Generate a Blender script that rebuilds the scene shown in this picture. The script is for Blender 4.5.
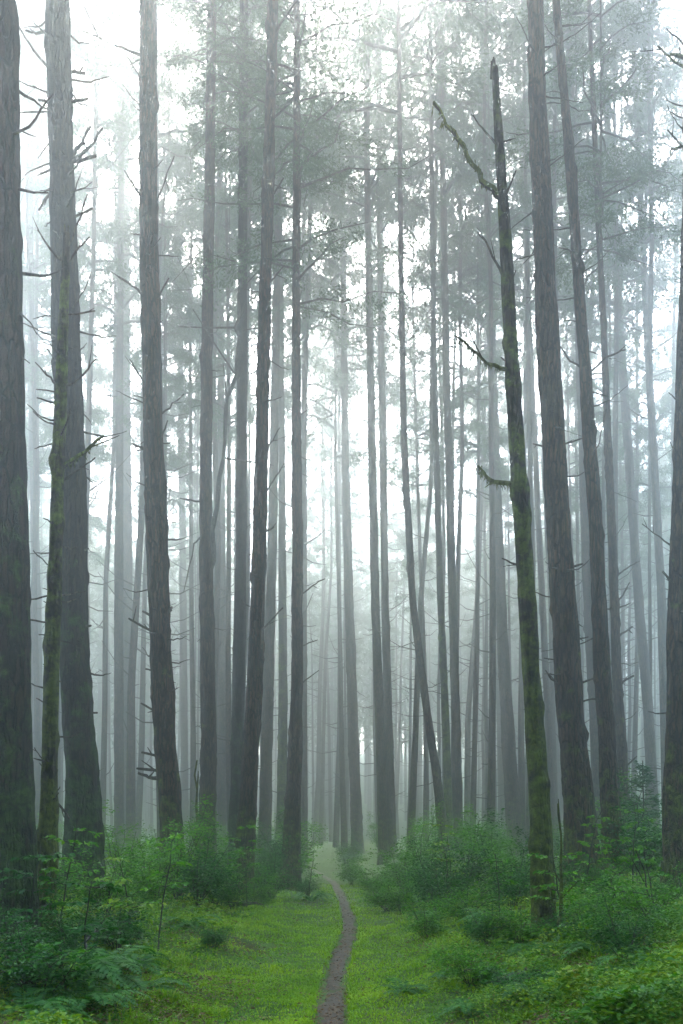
import bpy, math
import numpy as np
from math import radians as R

for _o in list(bpy.data.objects):
    bpy.data.objects.remove(_o)
S = bpy.context.scene
COL = S.collection

# ------------------------------------------------------------------ camera
FOC, CX, HOR, CAMZ = 950.0, 341.5, 840.0, 1.6       # focal length and horizon in photo pixels, eye height
cam = bpy.data.cameras.new('camera')
cam.sensor_fit = 'VERTICAL'
cam.sensor_height = 36.0
cam.sensor_width = 24.0
cam.lens = FOC / 1024 * 36.0
cam.shift_y = (HOR - 512) / 1024
cam.clip_start = 0.1
cam.clip_end = 2000
camo = bpy.data.objects.new('camera', cam)
COL.objects.link(camo)
camo.location = (0, 0, CAMZ)
camo.rotation_euler = (R(90), 0, 0)
S.camera = camo

# ------------------------------------------------------------------ light
SUN_EL, SUN_AZ = 44.0, -4.0                          # azimuth clockwise from +Y (the way the camera looks)
w = bpy.data.worlds.new('World')
S.world = w
w.use_nodes = True
nt = w.node_tree
bg = nt.nodes['Background']
sky = nt.nodes.new('ShaderNodeTexSky')
sky.sky_type = 'NISHITA'
sky.sun_disc = False
sky.sun_elevation = R(SUN_EL)
sky.sun_rotation = R(SUN_AZ)
sky.air_density = 1.0
sky.dust_density = 1.8
sky.ozone_density = 1.0
nt.links.new(sky.outputs[0], bg.inputs[0])
bg.inputs[1].default_value = 0.15
sl = bpy.data.lights.new('sun', 'SUN')
sl.energy = 1.5
sl.angle = R(14)
sl.color = (1.0, 0.97, 0.92)
so = bpy.data.objects.new('sun', sl)
COL.objects.link(so)
so.rotation_euler = (R(90 - SUN_EL), 0, R(180 - SUN_AZ))

S.view_settings.view_transform = 'Standard'
S.view_settings.look = 'None'
S.view_settings.gamma = 1
S.view_settings.use_curve_mapping = False
S.view_settings.exposure = 3.35
cy = S.cycles
cy.use_denoising = True
cy.denoiser = 'OPENIMAGEDENOISE'
cy.max_bounces = 7
cy.diffuse_bounces = 3
cy.glossy_bounces = 2
cy.transmission_bounces = 4
cy.transparent_max_bounces = 4
cy.volume_bounces = 4
cy.caustics_reflective = False
cy.caustics_refractive = False
cy.sample_clamp_indirect = 4
HAZE_DENSITY = 0.0066

# ------------------------------------------------------------------ small tools
def hash3(ix, iy, iz):
    n = (ix * 73856093) ^ (iy * 19349663) ^ (iz * 83492791)
    n = (n ^ (n >> 13)) * 1274126177
    n = n ^ (n >> 16)
    return (n & 0xffff) / 65535.0

def vnoise(x, y, z=0.0):
    x, y, z = np.broadcast_arrays(np.asarray(x, float), np.asarray(y, float), np.asarray(z, float))
    fx, fy, fz = np.floor(x), np.floor(y), np.floor(z)
    ix, iy, iz = fx.astype(np.int64), fy.astype(np.int64), fz.astype(np.int64)
    u, v, t = x - fx, y - fy, z - fz
    u, v, t = u*u*(3-2*u), v*v*(3-2*v), t*t*(3-2*t)
    r = 0
    for a in (0, 1):
        for b in (0, 1):
            for c in (0, 1):
                r = r + hash3(ix+a, iy+b, iz+c) * (u if a else 1-u) * (v if b else 1-v) * (t if c else 1-t)
    return r * 2 - 1

def fbm(x, y, z=0.0, o=3):
    s, a, f = 0, 1.0, 1.0
    for k in range(o):
        s = s + a * vnoise(np.asarray(x)*f + 17.3*k, np.asarray(y)*f + 5.1*k, np.asarray(z)*f)
        a *= 0.5
        f *= 2.03
    return s

def smooth(a, b, x):
    t = np.clip((np.asarray(x, float) - a) / (b - a), 0, 1)
    return t*t*(3-2*t)

class MB:
    """collects vertices and faces (numpy) for one mesh"""
    def __init__(self):
        self.v, self.f3, self.f4, self.n = [], [], [], 0
    def add(self, v, f):
        f = np.asarray(f, np.int64)
        self.v.append(np.asarray(v, float).reshape(-1, 3))
        (self.f3 if f.shape[1] == 3 else self.f4).append(f + self.n)
        self.n += len(self.v[-1])
    def mesh(self, name, mat, smooth_=True):
        me = bpy.data.meshes.new(name)
        v = np.concatenate(self.v)
        q = np.concatenate(self.f4) if self.f4 else np.zeros((0, 4), np.int64)
        t = np.concatenate(self.f3) if self.f3 else np.zeros((0, 3), np.int64)
        me.vertices.add(len(v))
        me.vertices.foreach_set('co', v.astype(np.float32).ravel())
        idx = np.concatenate([q.ravel(), t.ravel()]).astype(np.int32)
        me.loops.add(len(idx))
        me.loops.foreach_set('vertex_index', idx)
        ls = np.concatenate([np.arange(len(q))*4, len(q)*4 + np.arange(len(t))*3]).astype(np.int32)
        me.polygons.add(len(ls))
        me.polygons.foreach_set('loop_start', ls)
        me.polygons.foreach_set('use_smooth', np.full(len(ls), bool(smooth_)))
        me.update(calc_edges=True)
        me.validate()
        me.materials.append(mat)
        return me

def link(name, me, parent=None, loc=(0, 0, 0)):
    o = bpy.data.objects.new(name, me)
    COL.objects.link(o)
    o.location = loc
    if parent:
        o.parent = parent
    return o

def tag(o, label=None, cat=None, group=None, kind=None):
    for k, v in (('label', label), ('category', cat), ('group', group), ('kind', kind)):
        if v:
            o[k] = v
    return o

def tube(mb, pts, rad, sides=6, cap=True, wob=0.0, seed=0.0):
    pts = np.asarray(pts, float)
    rad = np.asarray(rad, float)
    n = len(pts)
    tan = np.gradient(pts, axis=0)
    tan /= np.linalg.norm(tan, axis=1)[:, None] + 1e-9
    ref = np.array([0.13, 1.0, 0.21]) if abs(tan[0][1]) < 0.8 else np.array([1.0, 0.1, 0.2])
    a = np.cross(tan, ref)
    a /= np.linalg.norm(a, axis=1)[:, None] + 1e-9
    b = np.cross(tan, a)
    th = np.linspace(0, 2*np.pi, sides, endpoint=False)
    rr = np.repeat(rad[:, None], sides, 1)
    if wob:
        rr = rr * (1 + wob * vnoise(np.cos(th)[None, :]*1.5 + seed, np.sin(th)[None, :]*1.5, np.arange(n)[:, None]*0.7 + seed))
    v = pts[:, None, :] + rr[..., None] * (np.cos(th)[None, :, None]*a[:, None, :] + np.sin(th)[None, :, None]*b[:, None, :])
    i = np.arange(n-1)[:, None]*sides
    j = np.arange(sides)[None, :]
    k = (j+1) % sides
    f = np.stack([i+j, i+k, i+sides+k, i+sides+j], -1).reshape(-1, 4)
    vv = v.reshape(-1, 3)
    mb.add(vv, f)
    if cap:
        base = mb.n
        e = np.concatenate([v[-1], (pts[-1] + tan[-1]*rad[-1]*0.5)[None]])
        mb.add(e, [[m, (m+1) % sides, sides] for m in range(sides)])

def unit(v):
    return v / (np.linalg.norm(v, axis=-1, keepdims=True) + 1e-9)

def leaves(mb, p, d, nrm, L, W, fold=0.25):
    """folded pointed leaves: midrib plus two halves; p base, d direction, nrm normal"""
    d = unit(d)
    s = unit(np.cross(d, nrm))
    nn = unit(np.cross(s, d))
    L, W = np.asarray(L)[:, None], np.asarray(W)[:, None]
    up = nn * W * fold
    v = np.stack([p,
                  p + d*L*0.45 + s*W*0.5 + up,
                  p + d*L,
                  p + d*L*0.45 - s*W*0.5 + up], 1)
    m = len(p)
    f = np.arange(m)[:, None]*4
    mb.add(v.reshape(-1, 3), np.concatenate([np.concatenate([f, f+1, f+2], 1), np.concatenate([f, f+2, f+3], 1)]))

def broadleaves(mb, p, d, nrm, L, W, fold=0.18):
    """rounder leaves with six rim points round the midrib"""
    d = unit(d)
    s = unit(np.cross(d, nrm))
    nn = unit(np.cross(s, d))
    L, W = np.asarray(L)[:, None], np.asarray(W)[:, None]
    up = nn * W * fold
    dn = nn * L * 0.12
    v = np.stack([p,
                  p + d*L*0.28 + s*W*0.42 + up,
                  p + d*L*0.65 + s*W*0.40 + up - dn*0.4,
                  p + d*L - dn,
                  p + d*L*0.65 - s*W*0.40 + up - dn*0.4,
                  p + d*L*0.28 - s*W*0.42 + up], 1)
    m = len(p)
    f = np.arange(m)[:, None]*6
    mb.add(v.reshape(-1, 3), np.concatenate([np.concatenate([f, f+1, f+2, f+3], 1), np.concatenate([f, f+3, f+4, f+5], 1)]))

# ------------------------------------------------------------------ materials
def new_mat(name):
    m = bpy.data.materials.new(name)
    m.use_nodes = True
    t = m.node_tree
    return m, t, t.nodes['Principled BSDF'], t.nodes['Material Output']

def N(t, typ, **kw):
    n = t.nodes.new(typ)
    for k, v in kw.items():
        setattr(n, k, v)
    return n

def ramp(t, fac, stops):
    r = N(t, 'ShaderNodeValToRGB')
    el = r.color_ramp.elements
    while len(el) < len(stops):
        el.new(0.5)
    for e, (p, c) in zip(el, stops):
        e.position = p
        e.color = (*c, 1) if len(c) == 3 else c
    t.links.new(fac, r.inputs[0])
    return r.outputs[0]

def noise(t, vec, scale, detail=4, rough=0.6, dist=0.0):
    n = N(t, 'ShaderNodeTexNoise')
    n.inputs['Scale'].default_value = scale
    n.inputs['Detail'].default_value = detail
    n.inputs['Roughness'].default_value = rough
    n.inputs['Distortion'].default_value = dist
    if vec is not None:
        t.links.new(vec, n.inputs['Vector'])
    return n.outputs[0]

def mixc(t, fac, a, b):
    m = N(t, 'ShaderNodeMix', data_type='RGBA')
    for sock, val in ((0, fac), (6, a), (7, b)):
        if hasattr(val, 'is_output'):
            t.links.new(val, m.inputs[sock])
        else:
            m.inputs[sock].default_value = val if sock == 0 else (*val, 1)
    return m.outputs[2]

def bark(name, dark, light, moss=0.0, mosscol=(0.085, 0.100, 0.009), mossz=(0.0, 9.0), bump=0.9):
    m, t, p, out = new_mat(name)
    tc = N(t, 'ShaderNodeTexCoord')
    mp = N(t, 'ShaderNodeMapping')
    mp.inputs['Scale'].default_value = (1, 1, 0.16)
    t.links.new(tc.outputs['Object'], mp.inputs[0])
    vor = N(t, 'ShaderNodeTexVoronoi', feature='DISTANCE_TO_EDGE')
    vor.inputs['Scale'].default_value = 15
    wp = N(t, 'ShaderNodeMix', data_type='VECTOR')
    wp.inputs[0].default_value = 0.055
    nz = N(t, 'ShaderNodeTexNoise')
    nz.inputs['Scale'].default_value = 7
    t.links.new(tc.outputs['Object'], nz.inputs['Vector'])
    t.links.new(mp.outputs[0], wp.inputs[4])
    t.links.new(nz.outputs['Color'], wp.inputs[5])
    t.links.new(wp.outputs[1], vor.inputs['Vector'])
    rn = noise(t, mp.outputs[0], 26, 6, 0.65, 0.4)
    crk = N(t, 'ShaderNodeMapRange')
    crk.inputs[1].default_value, crk.inputs[2].default_value = 0.0, 0.16
    t.links.new(vor.outputs['Distance'], crk.inputs[0])
    rg = N(t, 'ShaderNodeMath', operation='MULTIPLY')
    t.links.new(rn, rg.inputs[0])
    rr_ = N(t, 'ShaderNodeMapRange')
    rr_.inputs[3].default_value, rr_.inputs[4].default_value = 0.42, 1.1
    t.links.new(crk.outputs[0], rr_.inputs[0])
    t.links.new(rr_.outputs[0], rg.inputs[1])
    ridg = rg.outputs[0]
    fine = noise(t, tc.outputs['Object'], 60, 3, 0.6)
    c = ramp(t, ridg, [(0.30, dark), (0.52, tuple((a+b)/2 for a, b in zip(dark, light))), (0.70, light)])
    pat = noise(t, tc.outputs['Object'], 1.6, 4, 0.6)
    c = mixc(t, ramp(t, pat, [(0.40, (0, 0, 0)), (0.66, (0.65,)*3)]), c, tuple(0.62*x for x in dark))
    if moss > 0:
        mn = noise(t, tc.outputs['Object'], 3.4, 6, 0.68)
        sp = N(t, 'ShaderNodeSeparateXYZ')
        t.links.new(tc.outputs['Object'], sp.inputs[0])
        mr = N(t, 'ShaderNodeMapRange')
        mr.inputs[1].default_value, mr.inputs[2].default_value = mossz
        mr.inputs[3].default_value, mr.inputs[4].default_value = moss, moss*0.12
        t.links.new(sp.outputs[2], mr.inputs[0])
        ad = N(t, 'ShaderNodeMath', operation='ADD')
        t.links.new(mn, ad.inputs[0])
        t.links.new(mr.outputs[0], ad.inputs[1])
        fac = ramp(t, ad.outputs[0], [(0.72, (0, 0, 0)), (0.84, (1, 1, 1))])
        mc = mixc(t, ramp(t, noise(t, tc.outputs['Object'], 11, 5, 0.7), [(0.35, (0, 0, 0)), (0.68, (1, 1, 1))]), tuple(0.22*x for x in mosscol), tuple(1.25*x for x in mosscol))
        c = mixc(t, fac, c, mc)
    t.links.new(c, p.inputs['Base Color'])
    p.inputs['Roughness'].default_value = 0.92
    p.inputs['Specular IOR Level'].default_value = 0.25
    b = N(t, 'ShaderNodeBump')
    b.inputs['Strength'].default_value = bump
    b.inputs['Distance'].default_value = 0.12
    hm = N(t, 'ShaderNodeMath', operation='MULTIPLY_ADD')
    hm.inputs[1].default_value = 0.35
    t.links.new(fine, hm.inputs[0])
    t.links.new(ridg, hm.inputs[2])
    t.links.new(hm.outputs[0], b.inputs['Height'])
    t.links.new(b.outputs[0], p.inputs['Normal'])
    return m

def leafmat(name, cols, trans=0.38, rough=0.55, spec=0.18, patch=None):
    """leaf material: each leaf takes its own tint from cols"""
    m, t, p, out = new_mat(name)
    g = N(t, 'ShaderNodeNewGeometry')
    k = len(cols)
    fac = g.outputs['Random Per Island']
    if patch:
        tc = N(t, 'ShaderNodeTexCoord')
        pn = noise(t, tc.outputs['Object'], patch, 3, 0.6)
        mx = N(t, 'ShaderNodeMath', operation='MULTIPLY_ADD')
        t.links.new(fac, mx.inputs[0])
        mx.inputs[1].default_value = 0.45
        s2 = N(t, 'ShaderNodeMapRange')
        s2.inputs[1].default_value, s2.inputs[2].default_value = 0.3, 0.7
        s2.inputs[3].default_value, s2.inputs[4].default_value = 0.0, 0.55
        t.links.new(pn, s2.inputs[0])
        t.links.new(s2.outputs[0], mx.inputs[2])
        fac = mx.outputs[0]
    c = ramp(t, fac, [(i/max(1, k-1), cc) for i, cc in enumerate(cols)])
    t.links.new(c, p.inputs['Base Color'])
    p.inputs['Roughness'].default_value = rough
    p.inputs['Specular IOR Level'].default_value = spec
    tr = N(t, 'ShaderNodeBsdfTranslucent')
    hs = N(t, 'ShaderNodeHueSaturation')
    hs.inputs['Saturation'].default_value = 1.1
    hs.inputs['Value'].default_value = 1.25
    t.links.new(c, hs.inputs['Color'])
    t.links.new(hs.outputs[0], tr.inputs[0])
    mx = N(t, 'ShaderNodeMixShader')
    mx.inputs[0].default_value = trans
    t.links.new(p.outputs[0], mx.inputs[1])
    t.links.new(tr.outputs[0], mx.inputs[2])
    t.links.new(mx.outputs[0], out.inputs[0])
    return m

M_BARK = bark('fir_bark', (0.011, 0.006, 0.004), (0.110, 0.056, 0.029), 0.30, mossz=(0, 7))
M_BARK_MOSSY = bark('mossy_bark', (0.012, 0.009, 0.005), (0.060, 0.042, 0.025), 0.43, mossz=(-4, 22))
M_BARK_DARK = bark('dark_bark', (0.005, 0.003, 0.002), (0.042, 0.023, 0.012), 0.36, mosscol=(0.035, 0.060, 0.010), mossz=(0, 9))
M_DEADWOOD = bark('dead_wood', (0.035, 0.028, 0.022), (0.12, 0.095, 0.075), 0.12, mossz=(0, 30), bump=0.3)
M_MOSS = bark('moss', (0.05, 0.06, 0.012), (0.14, 0.16, 0.03), 0.3, bump=0.8)
M_NEEDLE = leafmat('conifer_foliage', [(0.028, 0.052, 0.022), (0.045, 0.078, 0.030), (0.070, 0.105, 0.040)], 0.30)
M_LEAF = leafmat('shrub_leaf', [(0.020, 0.090, 0.004), (0.048, 0.160, 0.006), (0.100, 0.240, 0.010)], 0.35)
M_LEAF_SHADED = leafmat('dark_shaded_leaf', [(0.008, 0.050, 0.006), (0.018, 0.090, 0.008), (0.040, 0.140, 0.012)], 0.30)  # dark green leaf; shade of the near left bank is put into its colour
M_LEAF_PALE = leafmat('sapling_leaf', [(0.035, 0.140, 0.008), (0.075, 0.215, 0.012), (0.14, 0.29, 0.015)], 0.40)
M_LEAF_YEL = leafmat('yellow_leaf', [(0.07, 0.18, 0.02), (0.14, 0.25, 0.025), (0.24, 0.30, 0.03)], 0.40)
M_FERN = leafmat('fern_frond', [(0.012, 0.070, 0.008), (0.026, 0.110, 0.010), (0.048, 0.150, 0.014)], 0.35)
M_GRASS = leafmat('grass_blade', [(0.050, 0.125, 0.003), (0.140, 0.255, 0.004), (0.270, 0.360, 0.006)], 0.40, patch=0.8)
M_HERB = leafmat('herb_leaf', [(0.014, 0.062, 0.004), (0.030, 0.115, 0.006), (0.075, 0.170, 0.008), (0.17, 0.245, 0.012), (0.15, 0.115, 0.02)], 0.35, patch=0.9)
M_STEM = bark('shrub_stem', (0.020, 0.016, 0.012), (0.07, 0.055, 0.04), 0.1, bump=0.2)
M_LITTER = leafmat('dead_leaf', [(0.05, 0.025, 0.012), (0.10, 0.05, 0.02), (0.16, 0.09, 0.035)], 0.1)

# ------------------------------------------------------------------ ground
_py = np.array([-40, 0, 8.26, 9.5, 12.2, 14.5, 17.9, 20.3, 27.6, 37, 46, 60, 90, 200, 330.])
_px = np.array([0.3, 0.1, -0.10, -0.105, -0.07, 0.05, 0.18, 0.15, 0.0, -0.32, -1.1, -3.0, -8, -20, -40.])
def path_x(y):
    y = np.asarray(y, float)
    return (np.interp(y-1.2, _py, _px) + np.interp(y, _py, _px)*2 + np.interp(y+1.2, _py, _px)) / 4

def ground_z(x, y):
    x, y = np.asarray(x, float), np.asarray(y, float)
    dx = x - path_x(y)
    a = np.abs(dx)
    side = np.where(dx < 0, 0.50*smooth(0.5, 4.5, a), 0.62*smooth(0.4, 4.5, a))
    z = side + 0.35*smooth(6, 30, a) + 0.012*np.clip(y-40, 0, 400) + 24*smooth(120, 300, y) + 26*smooth(28, 100, np.abs(x)) + 26*smooth(-10, -38, y)  # side slopes and the hill behind the camera are added to block low light
    z = z + 0.10*fbm(x*0.35, y*0.35, 3.0, 2)*smooth(0.3, 1.6, a) + 0.06*fbm(x*1.7, y*1.7, 1.0, 3)*smooth(0.12, 0.6, a)
    z = z - 0.05*(1-smooth(0.08, 0.32, a)) + 0.012*fbm(x*4, y*2.5, 0, 2)*(1-smooth(0.1, 0.3, a))
    return z

def grid_mesh(xs, ys):
    X, Y = np.meshgrid(xs, ys)
    Z = ground_z(X, Y)
    nx, ny = len(xs), len(ys)
    i = np.arange(ny-1)[:, None]*nx
    j = np.arange(nx-1)[None, :]
    f = np.stack([i+j, i+j+1, i+nx+j+1, i+nx+j], -1).reshape(-1, 4)
    return np.stack([X, Y, Z], -1).reshape(-1, 3), f

m, t, p, out = new_mat('forest_floor')
tc = N(t, 'ShaderNodeTexCoord')
n1 = noise(t, tc.outputs['Object'], 0.9, 5, 0.65)
n2 = noise(t, tc.outputs['Object'], 9, 5, 0.7)
c = ramp(t, n2, [(0.3, (0.018, 0.032, 0.008)), (0.5, (0.045, 0.085, 0.012)), (0.72, (0.085, 0.135, 0.018))])
c = mixc(t, ramp(t, n1, [(0.52, (0, 0, 0)), (0.68, (0.75,)*3)]), c, (0.040, 0.026, 0.014))
t.links.new(c, p.inputs['Base Color'])
p.inputs['Roughness'].default_value = 0.95
p.inputs['Specular IOR Level'].default_value = 0.1
b = N(t, 'ShaderNodeBump')
b.inputs['Distance'].default_value = 0.06
t.links.new(n2, b.inputs['Height'])
t.links.new(b.outputs[0], p.inputs['Normal'])
M_FLOOR = m

uu = np.linspace(-1, 1, 241)
xs = np.sinh(uu*6.2)/np.sinh(6.2)*150
ys = np.concatenate([np.linspace(-40, 4, 40), np.linspace(4.15, 26, 180), np.geomspace(26.3, 300, 90)])
mb = MB()
mb.add(*grid_mesh(xs, ys))
tag(link('ground', mb.mesh('ground', M_FLOOR)), kind='structure')

m, t, p, out = new_mat('trail_mud')
tc = N(t, 'ShaderNodeTexCoord')
n1 = noise(t, tc.outputs['Object'], 6, 6, 0.7)
n2 = noise(t, tc.outputs['Object'], 34, 4, 0.6)
c = ramp(t, n1, [(0.3, (0.008, 0.005, 0.003)), (0.5, (0.046, 0.027, 0.013)), (0.7, (0.125, 0.080, 0.043))])
c = mixc(t, ramp(t, n2, [(0.56, (0, 0, 0)), (0.66, (0.8,)*3)]), c, (0.016, 0.011, 0.008))
t.links.new(c, p.inputs['Base Color'])
t.links.new(ramp(t, n1, [(0.35, (0.6,)*3), (0.6, (0.95,)*3)]), p.inputs['Roughness'])
p.inputs['Specular IOR Level'].default_value = 0.25
b = N(t, 'ShaderNodeBump')
b.inputs['Strength'].default_value = 0.8
b.inputs['Distance'].default_value = 0.05
t.links.new(n1, b.inputs['Height'])
t.links.new(b.outputs[0], p.inputs['Normal'])
M_MUD = m
ys = np.concatenate([np.arange(-38, 4, 0.5), np.arange(4, 40, 0.06), np.arange(40, 120, 0.5)])
half = 0.135 + 0.045*fbm(ys*1.3, 0*ys, 2.0, 3) + 0.035*vnoise(ys*5, 0*ys+3)
half2 = 0.135 + 0.045*fbm(ys*1.3, 0*ys, 9.0, 3) + 0.035*vnoise(ys*5, 0*ys+8)
k = np.linspace(-1, 1, 11)
PX = path_x(ys)[:, None] + np.where(k[None] < 0, half[:, None], half2[:, None])*k[None]
PY = np.repeat(ys[:, None], 11, 1)
PZ = ground_z(PX, PY) + 0.018 + 0.016*fbm(PX*9, PY*7, 0, 3) - 0.018*smooth(0.25, 0.7, fbm(PX*5, PY*3.2, 7, 2)) - 0.03*np.abs(k[None])**4
i = np.arange(len(ys)-1)[:, None]*11
j = np.arange(10)[None]
mb = MB()
mb.add(np.stack([PX, PY, PZ], -1), np.stack([i+j, i+j+1, i+12+j, i+11+j], -1).reshape(-1, 4))
tag(link('path', mb.mesh('path', M_MUD)), kind='structure')

# ------------------------------------------------------------------ haze over the whole scene
TOP = 108.0
hz = MB()
x0, x1, y0, y1, z0, z1 = -152, 152, -42, 303, -2.5, TOP
hz.add([(x, y, z) for z in (z0, z1) for y in (y0, y1) for x in (x0, x1)],
       [(0, 2, 3, 1), (4, 5, 7, 6), (0, 1, 5, 4), (2, 6, 7, 3), (0, 4, 6, 2), (1, 3, 7, 5)])
m = bpy.data.materials.new('haze_air')
m.use_nodes = True
t = m.node_tree
t.nodes.clear()
ov = t.nodes.new('ShaderNodeOutputMaterial')
pv = t.nodes.new('ShaderNodeVolumePrincipled')
pv.inputs['Color'].default_value = (0.925, 0.985, 0.975, 1)
pv.inputs['Density'].default_value = HAZE_DENSITY
pv.inputs['Anisotropy'].default_value = 0.92
t.links.new(pv.outputs[0], ov.inputs['Volume'])
tag(link('haze', hz.mesh('haze', m, False)), 'pale grey mist filling the whole forest', 'mist', kind='stuff')

# ------------------------------------------------------------------ trees
def at(px, py, Y):
    return np.array([(px-CX)/FOC*Y, Y, CAMZ + (HOR-py)/FOC*Y])

def trunk_mesh(mb, pts, rad, sides=20, step=0.12, amp=0.05, flare=0.45, seed=0, lumps=0.04):
    """tapered trunk with root flare, bark ridges and swellings; pts start at the ground"""
    pts, rad = np.asarray(pts, float), np.asarray(rad, float)
    H = pts[-1, 2] - pts[0, 2]
    z = np.arange(0, H, step)
    z = np.append(z, H)
    # finer rings low down, where one sees them
    zz = pts[:, 2] - pts[0, 2]
    cx, cyy, rr = (np.interp(z, zz, q) for q in (pts[:, 0], pts[:, 1], rad))
    ker = max(3, int(1.6/step)) | 1
    def sm(a):
        pad = ker//2
        e = np.concatenate([a[0] + (a[1]-a[0])*np.arange(-pad, 0), a, a[-1] + (a[-1]-a[-2])*np.arange(1, pad+1)])
        return np.convolve(e, np.ones(ker)/ker, 'valid')
    if len(z) > 2*ker:
        cx, cyy = sm(cx), sm(cyy)
        rr = np.maximum(sm(rr), 0.012)
    th = np.linspace(0, 2*np.pi, sides, endpoint=False)
    T, Z = np.meshgrid(th, z)
    r = rr[:, None]*(1 + flare*np.exp(-Z/0.45)*(0.55 + 0.45*np.cos(T*5 + seed + 1.3*np.sin(T*2+seed))))
    c_, s_ = np.cos(T), np.sin(T)
    r = r*(1 + lumps*vnoise(c_*1.2 + seed, s_*1.2, Z*0.9) + 0.5*lumps*vnoise(c_*2 + seed, s_*2, Z*3.1))
    if amp:
        r = r*(1 + amp*vnoise(c_*5 + seed*3, s_*5, Z*1.6) + 0.6*amp*vnoise(c_*9 + seed, s_*9, Z*6))
    if amp:
        kr = np.random.default_rng(int(seed)+900)
        for _ in range(int(H*1.3)):
            kz, ka, ks = kr.uniform(0.5, H*0.75), kr.uniform(0, 6.28), kr.uniform(0.06, 0.16)
            da = np.abs((T-ka+np.pi) % (2*np.pi) - np.pi)
            r = r + kr.uniform(0.015, 0.05)*np.exp(-((Z-kz)/ks)**2 - (da*rr[:, None]/(ks*0.9+0.02))**2)
    V = np.stack([cx[:, None] + r*c_, cyy[:, None] + r*s_, pts[0, 2] + Z], -1)
    n = len(z)
    i = np.arange(n-1)[:, None]*sides
    j = np.arange(sides)[None]
    k = (j+1) % sides
    mb.add(V.reshape(-1, 3), np.stack([i+j, i+k, i+sides+k, i+sides+j], -1).reshape(-1, 4))
    mb.add(np.concatenate([V[-1], [[cx[-1], cyy[-1], pts[-1, 2]+rr[-1]]]]), [[q, (q+1) % sides, sides] for q in range(sides)])
    return lambda h: np.array([np.interp(h, pts[0, 2]+z, cx), np.interp(h, pts[0, 2]+z, cyy), h]), lambda h: float(np.interp(h, pts[0, 2]+z, rr))

def crown_meshes(seed, length, radius, nb, leafs, lsz):
    """conifer crown of drooping limbs carrying loose sprays; origin at the crown's base, z up"""
    rng = np.random.default_rng(seed)
    limbs, fol = MB(), MB()
    per = leafs//nb
    tube(limbs, [(0, 0, -0.2), (0, 0, length*0.5), (0, 0, length)], [0.03, 0.03, 0.012], 5)
    for b in range(nb):
        u = rng.random()**0.85
        z = u*length*0.97
        prof = (0.35 + 0.65*math.sin(math.pi*min(1, 0.25 + u*0.55)))*(1-u)**0.48 if u < 1 else 0.1
        ln = radius*max(0.16, prof)*rng.uniform(0.55, 1.25)
        az = rng.uniform(0, 2*math.pi)
        rise = rng.uniform(-0.15, 0.45) + 0.4*u
        d = np.array([math.cos(az), math.sin(az), 0])
        s = np.linspace(0, 1, 6)
        P = d[None]*(s*ln)[:, None] + np.array([0, 0, 1.0])[None]*(z + ln*(rise*s - 0.45*s**2))[:, None]
        P[1:] += rng.normal(0, 0.06*ln, (5, 3))*s[1:, None]
        tube(limbs, P, np.linspace(0.024 + 0.007*ln, 0.006, 6), 4, cap=False)
        # side sprays: short twigs in tufts
        k = max(4, int(per*ln/radius*1.4))
        nt_ = max(3, int(ln*2.6))
        tt = rng.uniform(0.22, 1.0, nt_)
        side = np.cross(d, [0, 0, 1])
        tip = np.stack([np.interp(tt, s, P[:, q]) for q in range(3)], -1)
        off = rng.normal(0, 1, nt_)[:, None]*side[None]*0.38*(0.35 + 0.5*ln/radius)*1.5 + rng.normal(0, 0.12, (nt_, 3))
        cen = tip + off
        wh = rng.integers(0, nt_, k)
        mixf = rng.random(k)[:, None]**0.6
        base = tip[wh]*(1-mixf) + cen[wh]*mixf + rng.normal(0, 1, (k, 3))*np.array([0.15, 0.15, 0.08])
        dr = off[wh] + rng.normal(0, 0.5, (k, 3)) + d[None]*0.4 + np.array([0, 0, -0.25])
        nr = rng.normal(0, 0.55, (k, 3)) + np.array([0, 0, 1.0])
        sz = lsz*rng.uniform(0.6, 1.5, k)
        leaves(fol, base, dr, nr, sz, sz*rng.uniform(0.22, 0.40, k))
    return limbs.mesh('limbs', M_DEADWOOD), fol.mesh('crown', M_NEEDLE, False)

CROWNS = [crown_meshes(11+i, L_, r_, nb, lf, sz) for i, (L_, r_, nb, lf, sz) in enumerate([
    (15, 3.0, 54, 23000, 0.11), (17, 3.4, 60, 26000, 0.115), (13, 3.3, 48, 21000, 0.11),
    (18, 2.6, 57, 21000, 0.105), (12, 3.9, 44, 23000, 0.12)])]
CLEN = [15, 17, 13, 18, 12]

def add_crown(root, axis, zbase, ztop, which, rz, rng, wide=1.0):
    """hangs a crown on a trunk: two parts"""
    li, fo = CROWNS[which]
    k = (ztop-zbase)/CLEN[which]
    pb, pt = axis(zbase) - np.array(root.location), axis(ztop) - np.array(root.location)
    for nm, me in (('limbs', li), ('crown', fo)):
        o = link(nm, me, root, tuple(pb))
        rs = rng.uniform(0.85, 1.2)*wide
        o.scale = (rs*k**0.5, rs*k**0.5, k)
        o.rotation_euler = (-(pt-pb)[1]/(ztop-zbase), (pt-pb)[0]/(ztop-zbase), 0)
        o.rotation_euler = (0, 0, rz)

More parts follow.
